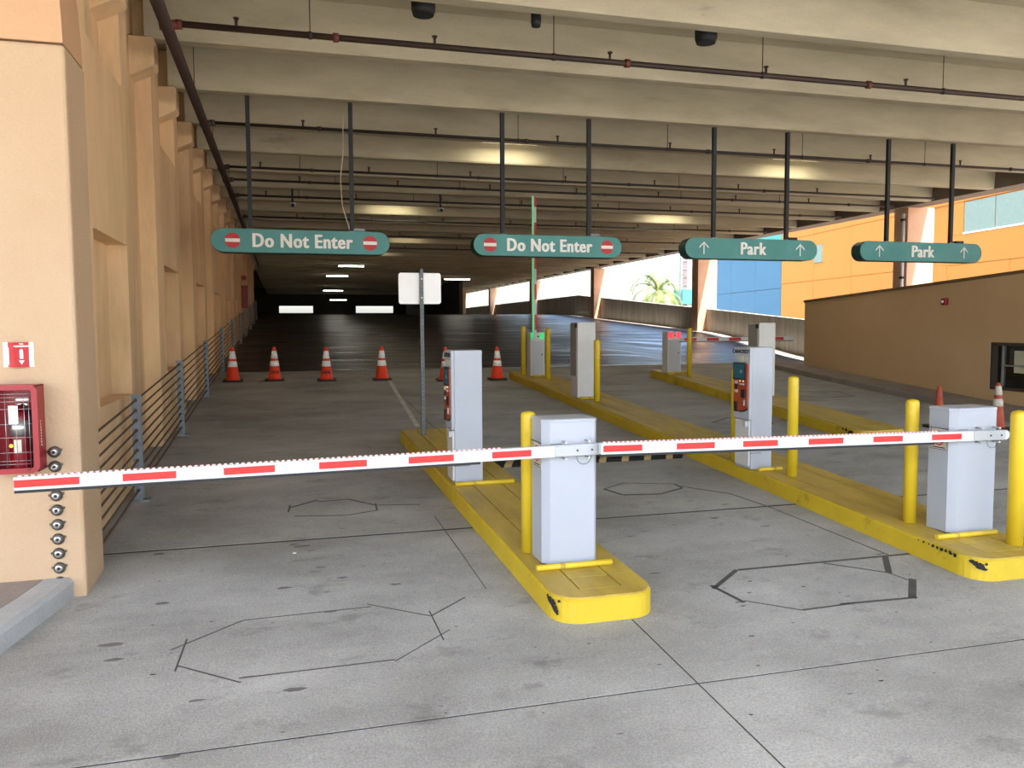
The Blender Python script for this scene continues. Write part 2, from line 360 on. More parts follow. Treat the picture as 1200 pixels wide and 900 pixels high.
# front pier with rounded upper edge
b = MB()
b.box(-9, -1.235, 5.6, 6.12, -.2, 3.72)
structure(b.build('wall_pier', 'peach', bevel=.02))
arc = [(-9, 3.73), (-1.24, 3.73)]+[(-1.24-.55*(1-math.cos(t)), 3.95+1.5*math.sin(t)) for t in (0, .15, .3, .45, .6, .8)]+[(-9, 5.05)]
arc = [(-9, 3.732), (-1.245, 3.732), (-1.25, 3.9), (-1.26, 4.1), (-1.285, 4.35), (-1.33, 4.6), (-1.40, 4.85), (-1.5, 5.1), (-1.7, 5.4), (-1.95, 5.6), (-2.3, 5.78), (-2.8, 5.88), (-9, 5.88)]
structure(MB().prism(arc[::-1], 'y', 5.61, 6.12).build('wall_spandrel', 'spandrel'))
# ---- right side: columns and parapet
for k in range(6):
    y = 19.3+12.05*k
    z0 = deck_z(17, max(y, 18.7))-.4
    structure(MB().box(16.95, 17.85, y, y+.55, z0, 5.31).build('column', 'colpeach', bevel=.02))
pr = structure(thing('wall_right', (17.5, 21, 0), 'x', 'x')); del pr['label']; del pr['category']
def seg_panel(ya, yb, top_a, top_b):
    b = MB(); za, zb = deck_z(17.4, ya)-.25, deck_z(17.4, yb)-.25
    x0, x1 = 17.38, 17.6
    b.add([(x0,ya,za),(x1,ya,za),(x1,yb,zb),(x0,yb,zb),(x0,ya,top_a),(x1,ya,top_a),(x1,yb,top_b),(x0,yb,top_b)],
          [(0,3,2,1),(4,5,6,7),(0,1,5,4),(1,2,6,5),(2,3,7,6),(3,0,4,7)])
    o = b.build('parapet_panel', 'parapet', pr, origin=(17.5, 21, 0)); o.location = (0, 0, 0)
def ptop(y): return (2.17+(y-24)*(2.64-2.17)/6) if y < 30 else (2.64+(min(y, 47)-30)*(3.93-2.64)/17)
py = [19.0, 22.5, 26, 29.9, 33.2, 36.5, 39.8, 43.2, 47, 51, 55.5, 61, 67.5, 74, 83]
for a, c in zip(py[:-1], py[1:]): seg_panel(a+.006, c-.006, ptop(a), ptop(c))
# ---- rear wall with two low openings to daylight
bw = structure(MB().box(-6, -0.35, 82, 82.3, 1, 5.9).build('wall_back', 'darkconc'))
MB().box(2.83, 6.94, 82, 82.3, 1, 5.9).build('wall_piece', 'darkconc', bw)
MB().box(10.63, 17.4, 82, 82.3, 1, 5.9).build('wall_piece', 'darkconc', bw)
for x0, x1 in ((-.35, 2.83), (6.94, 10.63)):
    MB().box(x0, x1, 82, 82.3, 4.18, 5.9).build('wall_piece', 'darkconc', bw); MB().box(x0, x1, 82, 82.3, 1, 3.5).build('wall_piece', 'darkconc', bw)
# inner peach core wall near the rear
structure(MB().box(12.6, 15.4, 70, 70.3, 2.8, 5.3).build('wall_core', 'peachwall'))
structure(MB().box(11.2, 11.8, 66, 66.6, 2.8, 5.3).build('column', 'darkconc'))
structure(MB().box(11.85, 12.1, 56, 82, 2.8, 5.88).build('wall_light_block', 'darkconc'))  # added wall, keeps light from the open right side off the far left bays

# ---- pipes under the ceiling
def sprinkler_pipe(y, x0, x1, z, r, label, rods, heads):
    t = thing('sprinkler_pipe', (x0, y, z), label, 'pipe', 'sprinkler branch pipes')
    def loc(b, nm, m): o = b.build(nm, m, t, origin=(x0, y, z)); o.location = (0, 0, 0); return o
    loc(MB().cyl((x0, y, z), (x1, y, z), r, n=10), 'pipe_run', 'pipe' if y < 10 else 'darkpipe')
    for x in rods:
        loc(MB().cyl((x, y, z), (x, y, 5.879), .006, n=6).cyl((x-.02, y, z), (x+.02, y, z), r*1.25, n=10), 'hanger_rod', 'pipe')
    for x in heads:
        loc(MB().cyl((x, y, z+r*.6), (x, y, z+.10), .016, n=8).cyl((x, y, z+.10), (x, y, z+.115), .03, n=10), 'sprinkler_head', 'pipe')
    k = x0+1.7
    while k < x1:
        loc(MB().cyl((k-.03, y, z), (k+.03, y, z), r*1.45, n=10), 'coupling', 'clamp' if y < 10 else 'darkclamp'); k += 3.4
for k, (y, nm) in enumerate([(9.22, 'brown sprinkler pipe under the ceiling in front of the hanging signs'), (13.4, 'thin dark sprinkler pipe running just behind the hanging signs'), (16.9, 'dark sprinkler pipe, second one behind the hanging signs'),
                             (18.3, 'dark sprinkler pipe, third one behind the hanging signs'), (20.4, 'dark sprinkler pipe, fourth one behind the hanging signs'), (24.2, 'dark sprinkler pipe, fifth one behind the hanging signs'),
                             (28.2, 'dark sprinkler pipe, sixth one behind the hanging signs'), (32.4, 'dark sprinkler pipe, seventh one behind the hanging signs')]):
    o0 = (k*.77) % 1.5
    sprinkler_pipe(y, -1.08, 15.6, 5.13, .034 if k == 0 else .026, nm, [0.35+o0+2.75*i for i in range(5)], [-.4+o0+2.1*i for i in range(7)])
t = thing('sprinkler_main', (-1.08, 6.5, 5.1), 'thick brown sprinkler main pipe running along the top of the peach wall', 'pipe')
def locz(b, nm, m, t, **k): o = b.build(nm, m, t, origin=tuple(t.location), **k); o.location = (0, 0, 0); return o
locz(MB().cyl((-1.08, 6.2, 5.1), (-1.08, 44, 5.1), .062, n=14), 'pipe_run', 'pipe', t)
for y in (9.22, 13.4, 16.9, 18.3, 20.4, 24.2, 28.2, 32.4): locz(MB().cyl((-1.15, y, 5.1), (-.98, y, 5.12), .05, n=10).cyl((-.99, y, 5.125), (-.93, y, 5.125), .05, n=10), 'coupling', 'clamp' if y < 10 else 'darkclamp', t)
for y in (8.0, 12.0, 15.0, 19.4, 23): locz(MB().cyl((-1.08, y, 5.1), (-1.08, y, 5.879), .006, n=6), 'hanger_rod', 'pipe', t)
t = thing('drain_pipe', (16.9, 19.2, 5.0), 'thin grey riser pipe clamped to the tan column behind the booth', 'pipe')
locz(MB().cyl((16.72, 19.22, .8), (16.72, 19.22, 5.1), .05, n=10), 'pipe_run', 'boxgrey', t)
for z in (2.3, 3.3, 4.2, 4.9): locz(MB().cyl((16.72, 19.22, z), (16.72, 19.22, z+.06), .075, n=10), 'clamp', 'pipe', t)

# ================================================================== ISLANDS
def rrect(x0, x1, y0, y1, rn, rf, n=7):
    """outline with rounded near corners (rn) and far corners (rf)"""
    p = []
    for cx, cy, a0, r in ((x0+rn, y0+rn, 180, rn), (x1-rn, y0+rn, 270, rn), (x1-rf, y1-rf, 0, rf), (x0+rf, y1-rf, 90, rf)):
        for i in range(n): a = math.radians(a0+90*i/(n-1)); p.append((cx+r*math.cos(a), cy+r*math.sin(a)))
    return p
def island(x0, x1, y0, y1, label, cuts, drift=0.0):
    """drift: sideways shift per metre along the lane"""
    t = thing('traffic_island', ((x0+x1)/2, y0, fz(y0)), label, 'traffic island', 'yellow toll islands')
    def fin(b, nm, m, bevel=0):
        b.v = [(x+drift*(y-y0), y, z+S*y) for x, y, z in b.v]
        return locz(b, nm, m, t, bevel=bevel)
    o = rrect(x0, x1, y0, y1, .17, .06)
    cx, cy = (x0+x1)/2, (y0+y1)/2
    b = MB(); n = len(o)
    up = [(x+(.012 if x < cx else -.012), y+(.012 if y < cy else -.012)) for x, y in o]
    b.add([(x, y, -.03) for x, y in o]+[(x, y, ISL-.02) for x, y in o]+[(x, y, ISL-.008) for x, y in up],
          [(r*n+i, r*n+(i+1) % n, r*n+n+(i+1) % n, r*n+n+i) for r in range(2) for i in range(n)]+[tuple(range(2*n, 3*n))], False)
    fin(b, 'curb_body', 'yellowchip')
    m0, m1 = x0+.20, x1-.20; g = .009
    fin(MB().box(x0+.03, x1-.03, y0+.13, y1-.03, ISL-.0085, ISL-.003), 'joint_filler', 'chip')
    zs = (ISL-.0085, ISL+.004)
    # nose cap with its rounded corners
    yn = y0+.14
    nose = [p for p in rrect(x0+.014, x1-.014, y0+.014, y0+2, .16, .05) if p[1] < y0+.3]
    nose = sorted(nose, key=lambda p: math.atan2(p[1]-(y0+.32), p[0]-cx))
    nose = [(x0+.014, y0+.335)]+[p for p in nose]+[(x1-.014, y0+.335)]
    in_ = [(m1+g, y0+.335), (m1+g, yn-g), (m0-g, yn-g), (m0-g, y0+.335)]
    fin(MB().prism(nose+in_, 'z', *zs), 'nose_slab', 'yellowtop')
    cuts = [y0+.335]+cuts+[y1-.02]
    fin(MB().box(m0, m1, yn, y0+.335-g, *zs), 'top_plank', 'yellowtop')
    for a, c in zip(cuts[:-1], cuts[1:]):
        for xa, xb in ((x0+.014, m0-g), (m0, m1), (m1+g, x1-.014)):
            fin(MB().box(xa, xb, a+g*.5, c-g*.5, *zs), 'top_plank', 'yellowtop')
    return t, fin
i1, fin1 = island(1.50, 2.16, 4.42, 10.15, 'short yellow concrete island with the sign post on it', [6.1, 7.2, 8.6], drift=-.022)
i2, fin2 = island(4.50, 5.22, 4.38, 16.4, 'long yellow concrete island between two lanes with tan top planks', [6.4, 7.3, 9.2, 11, 12.6, 14.6])
i3, fin3 = island(7.06, 7.80, 8.75, 16.2, 'yellow concrete island beside the tan booth', [10.3, 12.1, 14.0], drift=.075)
# tyre-worn black chips on the noses
def chip(fin, pts):
    for x, y, z, r, nx_, ny_ in pts:
        b = MB()
        d = Vector((nx_, ny_, 0)).normalized(); s_ = Vector((-d.y, d.x, 0)); q = Vector((x, y, z))
        pp = [q+s_*r*random.uniform(.5, 1.3)*math.cos(a*math.pi/4)+Vector((0, 0, 1))*r*random.uniform(.4, 1.1)*math.sin(a*math.pi/4)+d*.004 for a in range(8)]
        b.add(pp, [tuple(range(8))])
        fin(b, 'worn_patch', 'chip')
c0 = (1.67, 4.59)
chip(fin1, [(c0[0]+.173*math.cos(a), c0[1]+.173*math.sin(a), z, r, math.cos(a), math.sin(a)) for a, z, r in
            ((math.radians(195), .12, .024), (math.radians(203), .105, .03), (math.radians(209), .08, .026), (math.radians(214), .055, .018), (math.radians(219), .125, .012), (math.radians(187), .13, .016))])
c0 = (4.67, 4.55)
chip(fin2, [(c0[0]+.173*math.cos(a), c0[1]+.173*math.sin(a), z, r, math.cos(a), math.sin(a)) for a, z, r in
            ((math.radians(228), .10, .03), (math.radians(220), .115, .024), (math.radians(212), .125, .018), (math.radians(236), .085, .02), (math.radians(240), .12, .012))] +
     [(4.497, y, .134, r, -1, 0) for y, r in ((4.58, .022), (4.62, .02), (4.66, .016), (4.70, .018), (4.74, .013), (4.78, .014), (4.82, .01), (4.87, .012), (4.92, .008))])
chip(fin3, [(7.055, y, z, r, -1, 0) for y, z, r in ((8.95, .11, .04), (9.0, .09, .035), (9.06, .12, .03), (9.13, .125, .022))])

def top(y): return fz(y)+ISL+.004
# bollards
bol = None
BOLS = [(1.60, 5.32, .052, 'yellow bollard behind the gate cabinet on the short island'), (4.72, 5.27, .05, 'yellow bollard behind the gate cabinet at the tip of the long island'),
        (5.06, 4.62, .055, 'yellow bollard at the very nose of the long island'), (4.74, 6.85, .05, 'yellow bollard in front of the orange-panelled pay station on the long island'),
        (4.58, 7.62, .05, 'yellow bollard behind the pay station on the long island'), (4.72, 11.95, .05, 'yellow bollard in front of the tall grey column box on the long island'),
        (4.90, 14.97, .05, 'yellow bollard in front of the gate with the raised arm'), (4.64, 15.75, .05, 'yellow bollard behind the gate with the raised arm'),
        (7.86, 14.86, .05, 'yellow bollard in front of the gate with red lights'), (1.53, 7.66, .045, 'yellow bollard behind the pay station on the short island'),
        (8.02, 12.35, .05, 'yellow bollard behind the grey column box beside the booth')]
for x, y, r, lb in BOLS:
    h = .975
    b = MB().lathe([(r, 0), (r, h-r*.75), (r*.96, h-r*.45), (r*.8, h-r*.2), (r*.5, h-.006), (r*.08, h)], n=20)
    o = b.build('bollard', 'bollard'); o.location = (x, y, top(y)-.002); tag(o, lb, 'bollard', 'yellow steel bollards')
# yellow painted bars lying across the islands
for x0, x1, y, lb in ((1.53, 2.05, 4.92, 'yellow bar across the short island in front of its gate cabinet'), (1.47, 2.02, 7.19, 'yellow bar across the short island in front of its pay station'),
                      (4.58, 5.12, 4.84, 'yellow bar across the long island in front of its gate cabinet'), (4.52, 4.78, 7.08, 'yellow bar in front of the pay station on the long island'),
                      (4.52, 4.84, 12.2, 'yellow bar in front of the tall grey column box on the long island'), (4.72, 5.02, 15.3, 'yellow bar in front of the gate with the raised arm'),
                      (7.58, 7.98, 15.25, 'yellow bar in front of the gate with red lights')):
    t = thing('yellow_bar', (x0, y, top(y)+.018), lb, 'bar', 'yellow bars on the islands')
    locz(MB().cyl((x0, y, top(y)+.019), (x1, y, top(y)+.019), .02, n=10), 'tube', 'bollard', t)
    locz(MB().cyl((x0+.16, y, top(y)+.019), (x0+.19, y, top(y)+.019), .0225, n=10), 'band', 'yellowtop', t)

# ================================================================== BARRIER GATES
def gate_cabinet(name, x0, x1, y0, d, ztop, label, decal):
    zb = top(y0); t = thing(name, ((x0+x1)/2, y0+d/2, zb), label, 'barrier gate', 'near barrier gates')
    ch = .045
    pl = [(x0, y0+ch), (x0+ch, y0), (x1-ch*.4, y0), (x1, y0+ch*.4), (x1, y0+d), (x0, y0+d)]
    locz(MB().prism(pl, 'z', zb+.012, ztop-.02), 'cabinet', 'white', t, bevel=.004)
    lid = [(x0-.003, y0+ch), (x0+ch, y0-.003), (x1-ch*.4, y0-.003), (x1+.003, y0+ch*.4), (x1+.003, y0+d), (x0-.003, y0+d)]
    b = MB(); n = len(lid)
    b.add([(x, y, ztop-.02) for x, y in lid]+[(x, y, ztop-.006) for x, y in lid]+[((x-(x0+x1)/2)*.96+(x0+x1)/2, (y-y0-d/2)*.94+y0+d/2, ztop) for x, y in lid],
          [(r*n+i, r*n+(i+1) % n, r*n+n+(i+1) % n, r*n+n+i) for r in range(2) for i in range(n)]+[tuple(range(2*n, 3*n)), tuple(range(n))[::-1]])
    locz(b, 'lid', 'white', t)
    locz(MB().prism([(x+(.006 if x < (x0+x1)/2 else -.006), y+(.006 if y < y0+d/2 else -.006)) for x, y in pl], 'z', zb-.002, zb+.013), 'base_gasket', 'black', t)
    zs = ztop-.165
    locz(MB().box(x0-.0015, x0+.001, y0+ch, y0+d, zs, zs+.007).box(x0+ch, x0+.13, y0-.0015, y0+.001, zs, zs+.004), 'cover_seam', 'seam', t)
    # warning decal on the lane side
    yc = y0+.135; zc = ztop-.255; X = x0-.002
    dk = locz(MB().box(X, X+.002, yc-.078, yc+.078, zc-.068, zc+.09), 'warning_decal', 'dirtywhite', t)
    N = 24; ring = MB(); R0, R1, zr = .056, .045, zc+.018
    for i in range(N):
        a, c = 2*math.pi*i/N, 2*math.pi*(i+1)/N
        ring.add([(X-.001, yc+R0*math.cos(a), zr+R0*math.sin(a)), (X-.001, yc+R0*math.cos(c), zr+R0*math.sin(c)),
                  (X-.001, yc+R1*math.cos(c), zr+R1*math.sin(c)), (X-.001, yc+R1*math.cos(a), zr+R1*math.sin(a))], [(0, 1, 2, 3)])
    ring.add([(X-.0012, yc+.034, zr+.040), (X-.0012, yc+.042, zr+.033), (X-.0012, yc-.034, zr-.040), (X-.0012, yc-.042, zr-.033)], [(0, 1, 2, 3)])
    r_ = locz(ring, 'prohibition_ring', 'signred', t); r_.parent = dk
    fig = MB().box(X-.0008, X, yc-.010, yc+.010, zr-.01, zr+.022).box(X-.0008, X, yc+.004, yc+.014, zr-.036, zr-.008).box(X-.0008, X, yc-.016, yc-.005, zr-.036, zr-.008)
    fig.cyl((X-.0009, yc, zr+.032), (X, yc, zr+.032), .010, n=10).box(X-.0008, X, yc-.06, yc+.06, zc-.056, zc-.048)
    fig.box(X-.0008, X, yc-.078, yc-.075, zc-.068, zc+.09).box(X-.0008, X, yc+.075, yc+.078, zc-.068, zc+.09).box(X-.0008, X, yc-.078, yc+.078, zc-.068, zc-.064)
    f_ = locz(fig, 'decal_print', 'black', t); f_.parent = dk
    return t
locz0 = locz
def gate_arm(t, xa, xb, y, zc, reds, cap_right, base_x, tilt, rub):
    """horizontal aluminium arm from xa to xb with red reflectors, LED rope and rubber edge"""
    def locz(b, nm, m, tt, **k):
        b.v = [(vx, vy, vz+tilt*(vx-base_x)) for vx, vy, vz in b.v]
        return locz0(b, nm, m, tt, **k)
    h = .037; dpt = .022
    end = []
    if cap_right:
        end = [(xb-h+h*math.sin(a), zc-h*math.cos(a)) for a in [math.pi*i/10 for i in range(11)]]
    else: end = [(xb, zc-h), (xb, zc+h)]
    boom = locz(MB().prism([(xa, zc-h)]+end+[(xa, zc+h)], 'y', y, y+dpt*2), 'boom', 'armwhite', t, bevel=.004)
    for a, c in reds: _o = locz(MB().box(a, c, y-.0025, y, zc-.020, zc+.021), 'reflector', 'red', t); _o.parent = boom
    r0 = max(a for a, c in reds)
    b = MB()
    k = xa+.02
    while k < r0+.05:
        b.box(k, k+.018, y+.012, y+.03, zc+h, zc+h+.007); k += .032
    _o = locz(b, 'light_strip', 'armled', t); _o.parent = boom
    _o = locz(MB().box(xa, rub, y+.008, y+.036, zc-h-.016, zc-h), 'rubber_edge', 'black', t); _o.parent = boom
    _o = locz(MB().box(base_x-.13, base_x+.16, y-.006, y, zc-h*.93, zc+h*.93), 'clamp_plate', 'greywhite', t, bevel=.003); _o.parent = boom
    for dx, dz in ((-.06, .055), (.10, .055), (-.06, -.052), (.10, -.05), (.02, 0), (.12, 0)):
        _o = locz(MB().cyl((base_x+dx, y-.012, zc+dz), (base_x+dx, y+.05, zc+dz), .007, n=8), 'bolt', 'steel' if dz else 'seam', t); _o.parent = boom
    pts = [(base_x+.06+.05*math.cos(a)+.02, y+.035, zc-h-.008+.055*math.sin(a)) for a in [math.pi+math.pi*i/12 for i in range(13)]]
    _o = locz(MB().tube(pts, .0018, 6), 'lead_wire', 'seam', t); _o.parent = boom
    return t
G1 = gate_cabinet('barrier_gate', 1.60, 1.97, 4.985, .26, 1.405, 'white barrier gate on the short yellow island, its striped arm lowered across the left lane', True)
G2 = gate_cabinet('barrier_gate', 4.76, 5.17, 4.90, .24, 1.385, 'white barrier gate at the tip of the long yellow island, two old cones behind it', True)
r1 = [(-1.422,-1.102),(-.883,-.605),(-.35,-.067),(.185,.465),(.717,.998),(1.243,1.50)]
r2 = [(1.959,2.23),(2.477,2.756),(2.971,3.237),(3.482,3.762),(4.013,4.262),(4.517,4.779)]
gate_arm(G1, -1.425, 1.965, 4.925, 1.205, r1, False, 1.79, .0115, 1.17)
gate_arm(G2, 1.945, 5.225, 4.845, 1.18, r2, True, 5.02, -.0125, 4.55)

def far_gate(x, y, label, led, arm):
    zb = top(y); t = thing('lane_gate', (x, y, zb), label, 'barrier gate', 'rear lane gates')
    w2, h = .15, .86
    locz(MB().box(x-w2, x+w2, y, y+.26, zb, zb+h), 'cabinet', 'boxgrey', t, bevel=.008)
    locz(MB().box(x-w2+.02, x+w2-.02, y-.006, y, zb+.03, zb+h-.17), 'front_door', 'greywhite', t, bevel=.003)
    for s in (-1, 1): locz(MB().box(x+s*.092-.05, x+s*.092+.05, y-.014, y, zb+h-.13, zb+h-.008), 'signal_light', led, t)
    locz(MB().cyl((x+.01, y-.012, zb+h-.08), (x+.01, y, zb+h-.08), .016, n=10), 'lock', 'black', t)
    locz(MB().cyl((x+.09, y-.012, zb+.42), (x+.09, y, zb+.42), .014, n=8), 'handle', 'black', t)
    if arm == 'up':
        a = locz(MB().box(x-.105, x-.035, y-.05, y-.01, zb+h-.16, 4.55), 'boom', 'armwhite', t)
        z = zb+h+.05; k = 0
        while z < 4.5:
            zz = min(z+.30, 4.55)
            o = locz(MB().box(x-.078, x-.034, y-.053, y-.05, z, zz), 'reflector', 'signred', t); o.parent = a
            z += .60
        o = locz(MB().box(x-.118, x-.104, y-.054, y-.02, zb+h-.1, 4.56), 'light_strip', 'ledgreen', t); o.parent = a
    else:
        zc = zb+h-.16
        a = locz(MB().box(x+.1, 10.6, y-.05, y-.01, zc-.04, zc+.04), 'boom', 'armwhite', t)
        X = x+.2
        while X < 10.5:
            o = locz(MB().box(X, min(X+.28, 10.6), y-.053, y-.05, zc-.03, zc+.03), 'reflector', 'signred', t); o.parent = a
            X += .52
        o = locz(MB().box(x+.1, 10.6, y-.045, y-.015, zc-.055, zc-.04), 'rubber_edge', 'black', t); o.parent = a
    return t
far_gate(4.86, 15.5, 'grey lane gate with green lights and its striped arm raised upright', 'ledgreen', 'up')
far_gate(7.80, 15.4, 'grey lane gate with red lights and its striped arm lowered', 'ledred', 'side')

# tall grey column boxes (back sides of lane terminals)
for x, y, lb in ((4.70, 12.35, 'tall plain grey terminal box on the long yellow island'), (7.72, 11.9, 'tall plain grey terminal box rising behind the orange pay station')):
    zb = top(y); t = thing('lane_terminal', (x, y, zb), lb, 'terminal', 'plain grey lane terminals')
    locz(MB().box(x-.155, x+.155, y, y+.32, zb, zb+1.22), 'housing', 'boxgrey', t, bevel=.01)
    locz(MB().box(x-.17, x-.155, y+.03, y+.31, zb+.35, zb+1.2), 'front_plate', 'terminalplate', t, bevel=.005)
    locz(MB().box(x-.175, x-.155, y+.02, y+.08, zb+1.13, zb+1.2), 'camera_window', 'black', t)

# ================================================================== PAY STATIONS
def pay_station(x0, x1, y0, d, label):
    zb = top(y0); H = 1.225; t = thing('pay_station', ((x0+x1)/2, y0+d/2, zb), label, 'pay station', 'orange-panelled pay stations')
    L = lambda b, nm, m, **k: locz(b, nm, m, t, **k)
    L(MB().box(x0+.03, x1, y0, y0+d, zb, zb+H), 'housing', 'white', bevel=.006)
    door = L(MB().box(x0, x0+.03, y0-.004, y0+d, zb+.50, zb+H), 'front_door', 'white', bevel=.008)
    L(MB().box(x0+.028, x0+.032, y0, y0+d, zb+.16, zb+.166).box(x0+.028, x1-.12, y0-.002, y0+.002, zb+.163, zb+.168), 'seam', 'seam')
    L(MB().box(x0+.012, x0+.03, y0+.02, y0+d-.02, zb+.03, zb+.49), 'lower_door', 'boxgrey')
    X = x0-.004
    o = L(MB().box(X, x0, y0+.01, y0+d-.01, zb+H-.075, zb+H-.012), 'header_strip', 'greywhite'); o.parent = door
    yc = y0+d/2
    tx = text_obj('CASH/CREDIT', .052, 'black', door, Matrix.Translation((X-t.location.x-.001, yc-t.location.y, zb+H-.044-t.location.z)) @ LEFTF, extrude=.0008, offset=.0016)
    # notice row
    for k in range(3):
        o = L(MB().box(X+.001, x0, y0+.03+k*.075, y0+.085+k*.075, zb+H-.145, zb+H-.09), 'notice_plate', ('dirtywhite', 'paper', 'greywhite')[k]); o.parent = door
    # orange face plate with a rounded foot
    za, zc = zb+.585, zb+1.06
    pl = [(y0+.018, zc), (y0+.018, za+.03)]+[(y0+.018+(d-.036)*i/8, za+.03-.035*math.sin(math.pi*i/8)) for i in range(1, 8)]+[(y0+d-.018, za+.03), (y0+d-.018, zc)]
    o = L(MB().prism(pl, 'x', x0-.012, x0), 'face_plate', 'orangepanel'); o.parent = door
    pl2 = [(y, z-.012) for y, z in pl[1:-1]]+[(y0+d-.014, za+.05), (y0+.014, za+.05)]
    e = L(MB().prism(pl2, 'x', x0-.008, x0-.001), 'black_edge', 'black'); e.parent = door
    s = L(MB().box(x0-.022, x0-.011, y0+.05, y0+d-.02, zb+.90, zb+1.07), 'screen_bezel', 'black'); s.parent = door
    s2 = L(MB().box(x0-.024, x0-.021, y0+.06, y0+d-.03, zb+.912, zb+1.06), 'screen', 'screen'); s2.parent = door
    s3 = L(MB().box(x0-.025, x0-.0235, y0+.10, y0+.135, zb+.965, zb+.998), 'screen_icon', 'palegreen'); s3.parent = door
    for nm, m, a, c, za_, zb_ in (('card_reader', 'black', .19, .225, .80, .85), ('card_label', 'dirtywhite', .185, .232, .855, .885), ('card_label', 'dirtywhite', .185, .232, .765, .795),
                                  ('keypad', 'black', .05, .115, .72, .80), ('coin_slot', 'greywhite', .07, .145, .845, .862), ('ticket_slot', 'steel', .055, .085, .64, .70),
                                  ('intercom', 'black', .19, .24, .57, .67)):
        o = L(MB().box(x0-.024, x0-.011, y0+a*d/.28, y0+c*d/.28, zb+za_, zb+zb_), nm, m, bevel=.003); o.parent = door
    for k in range(2): o = L(MB().cyl((x0-.017, y0+.09+k*.06, zb+.885), (x0-.011, y0+.09+k*.06, zb+.885), .008, n=8), 'button', 'buttonlit'); o.parent = door
    o = L(MB().box(x0-.02, x0+.02, y0+.03, y0+.10, zb+.43, zb+.485), 'receipt_cup', 'greywhite', bevel=.004)
    L(MB().cyl((x0+.10, y0-.004, zb+.74), (x0+.10, y0, zb+.74), .007, n=8), 'key_lock', 'steel')
    return t
pay_station(1.455, 1.745, 7.27, .28, 'white pay station on the short yellow island, seen from its side')
pay_station(4.455, 4.72, 7.17, .29, 'white pay station with orange panel and teal screen on the long island')

# speed bump between the islands
t = thing('speed_bump', (3.3, 8.7, fz(8.7)), 'black and yellow striped speed bump across the lane between two islands', 'speed bump')
sp = [(8.46, 0), (8.72, 0), (8.69, .03), (8.63, .048), (8.55, .048), (8.49, .03)]
k = 2.16; i = 0
while k < 4.46:
    e = min(k+(.19 if i % 2 == 0 else .085), 4.48)
    b = MB().prism(sp, 'x', k, e)
    b.v = [(x+(y-8.6)*.6, y, z+.001) for x, y, z in b.v]
    locz(b.shear(), 'rubber_block', 'black' if i % 2 == 0 else 'bumptan', t); k = e; i += 1

# sign post with the back of a plate
t = thing('sign_post', (1.60, 9.73, top(9.73)), 'perforated steel sign post with the blank back of a white plate', 'sign post')
b = MB().box(1.578, 1.622, 9.71, 9.754, top(9.73)-.003, 2.70)
post = locz(b, 'post', 'postgalv', t, bevel=.003)
z = top(9.73)+.06
while z < 2.66:
    o = locz(MB().cyl((1.60, 9.7085, z), (1.60, 9.7105, z), .007, n=8), 'punched_hole', 'black', t); o.parent = post; z += .05
pl = []
for cx, cz, a0 in ((1.33+.03, 2.285+.03, 180), (1.84-.03, 2.285+.03, 270), (1.84-.03, 2.655-.03, 0), (1.33+.03, 2.655-.03, 90)):
    pl += [(cx+.03*math.cos(math.radians(a0+22.5*i)), cz+.03*math.sin(math.radians(a0+22.5*i))) for i in range(5)]
locz(MB().prism(pl, 'y', 9.756, 9.760), 'plate', 'conewhite', t)
locz(MB().cyl((1.6, 9.70, 2.58), (1.6, 9.76, 2.58), .008, n=8).cyl((1.6, 9.70, 2.36), (1.6, 9.76, 2.36), .008, n=8), 'bolt', 'steel', t)

# ================================================================== CONES
def cone(x, y, label, h, z, old=False, group='orange cones in a row', bands=((.42, .585), (.65, .875))):
    t = thing('traffic_cone', (x, y, z), label, 'traffic cone', group)
    r0, r1 = h*(.155 if old else .20), h*.045; body = 'oldcone' if old else 'cone'
    R = lambda u: r0+(r1-r0)*u
    bw = h*.27
    b = MB(); o = rrect(-bw, bw, -bw, bw, .06, .06, 4)
    b.prism(o, 'z', 0, .03)
    for u in (b,): u.v = [(vx, vy, vz+S*vy) for vx, vy, vz in u.v]
    bo = b.build('base', 'black', t)
    MB().lathe([(R(0)*1.06, .028), (R(.05/h), .05), (R(.96), h*.96), (R(1)*.8, h*.985), (R(1)*.5, h)], n=24).build('cone_body', body, t)
    for a, c in bands:
        MB().lathe([(R(a), a*h), (R(a)+.003, a*h), (R(c)+.003, c*h), (R(c), c*h)], n=24).build('reflective_band', 'dirtywhite' if old else 'conewhite', t)
    return t
CN = [(-.98, 16.94, 'orange cone standing beside the cable fence'), (-.19, 16.93, 'orange cone with dark letters, second from the cable fence'), (.81, 16.74, 'orange cone with dark letters, third from the cable fence'),
      (1.91, 16.68, 'orange cone fourth from the cable fence, left of the sign post'), (3.15, 16.29, 'orange cone half hidden behind the pay station on the short island'), (4.22, 16.24, 'orange cone next to the far end of the long island')]
for x, y, lb in CN:
    c = cone(x, y, lb, .68, fz(y)+.001)
    if 'letters' in lb:
        text_obj('OPO' if 'second' in lb else 'HHS', .08, 'black', c, Matrix.Translation((0, -.116, .17)) @ FRONT, extrude=.006, offset=.002)
cone(8.96, 9.5, 'faded orange cone without bands by the booth curb', .60, fz(9.5)+.001, True, 'old cones by the booth', bands=())
cone(9.7, 9.21, 'worn orange cone with two dirty white bands by the booth window', .66, fz(9.21)+.001, True, 'old cones by the booth', bands=((.50, .66), (.74, .93)))

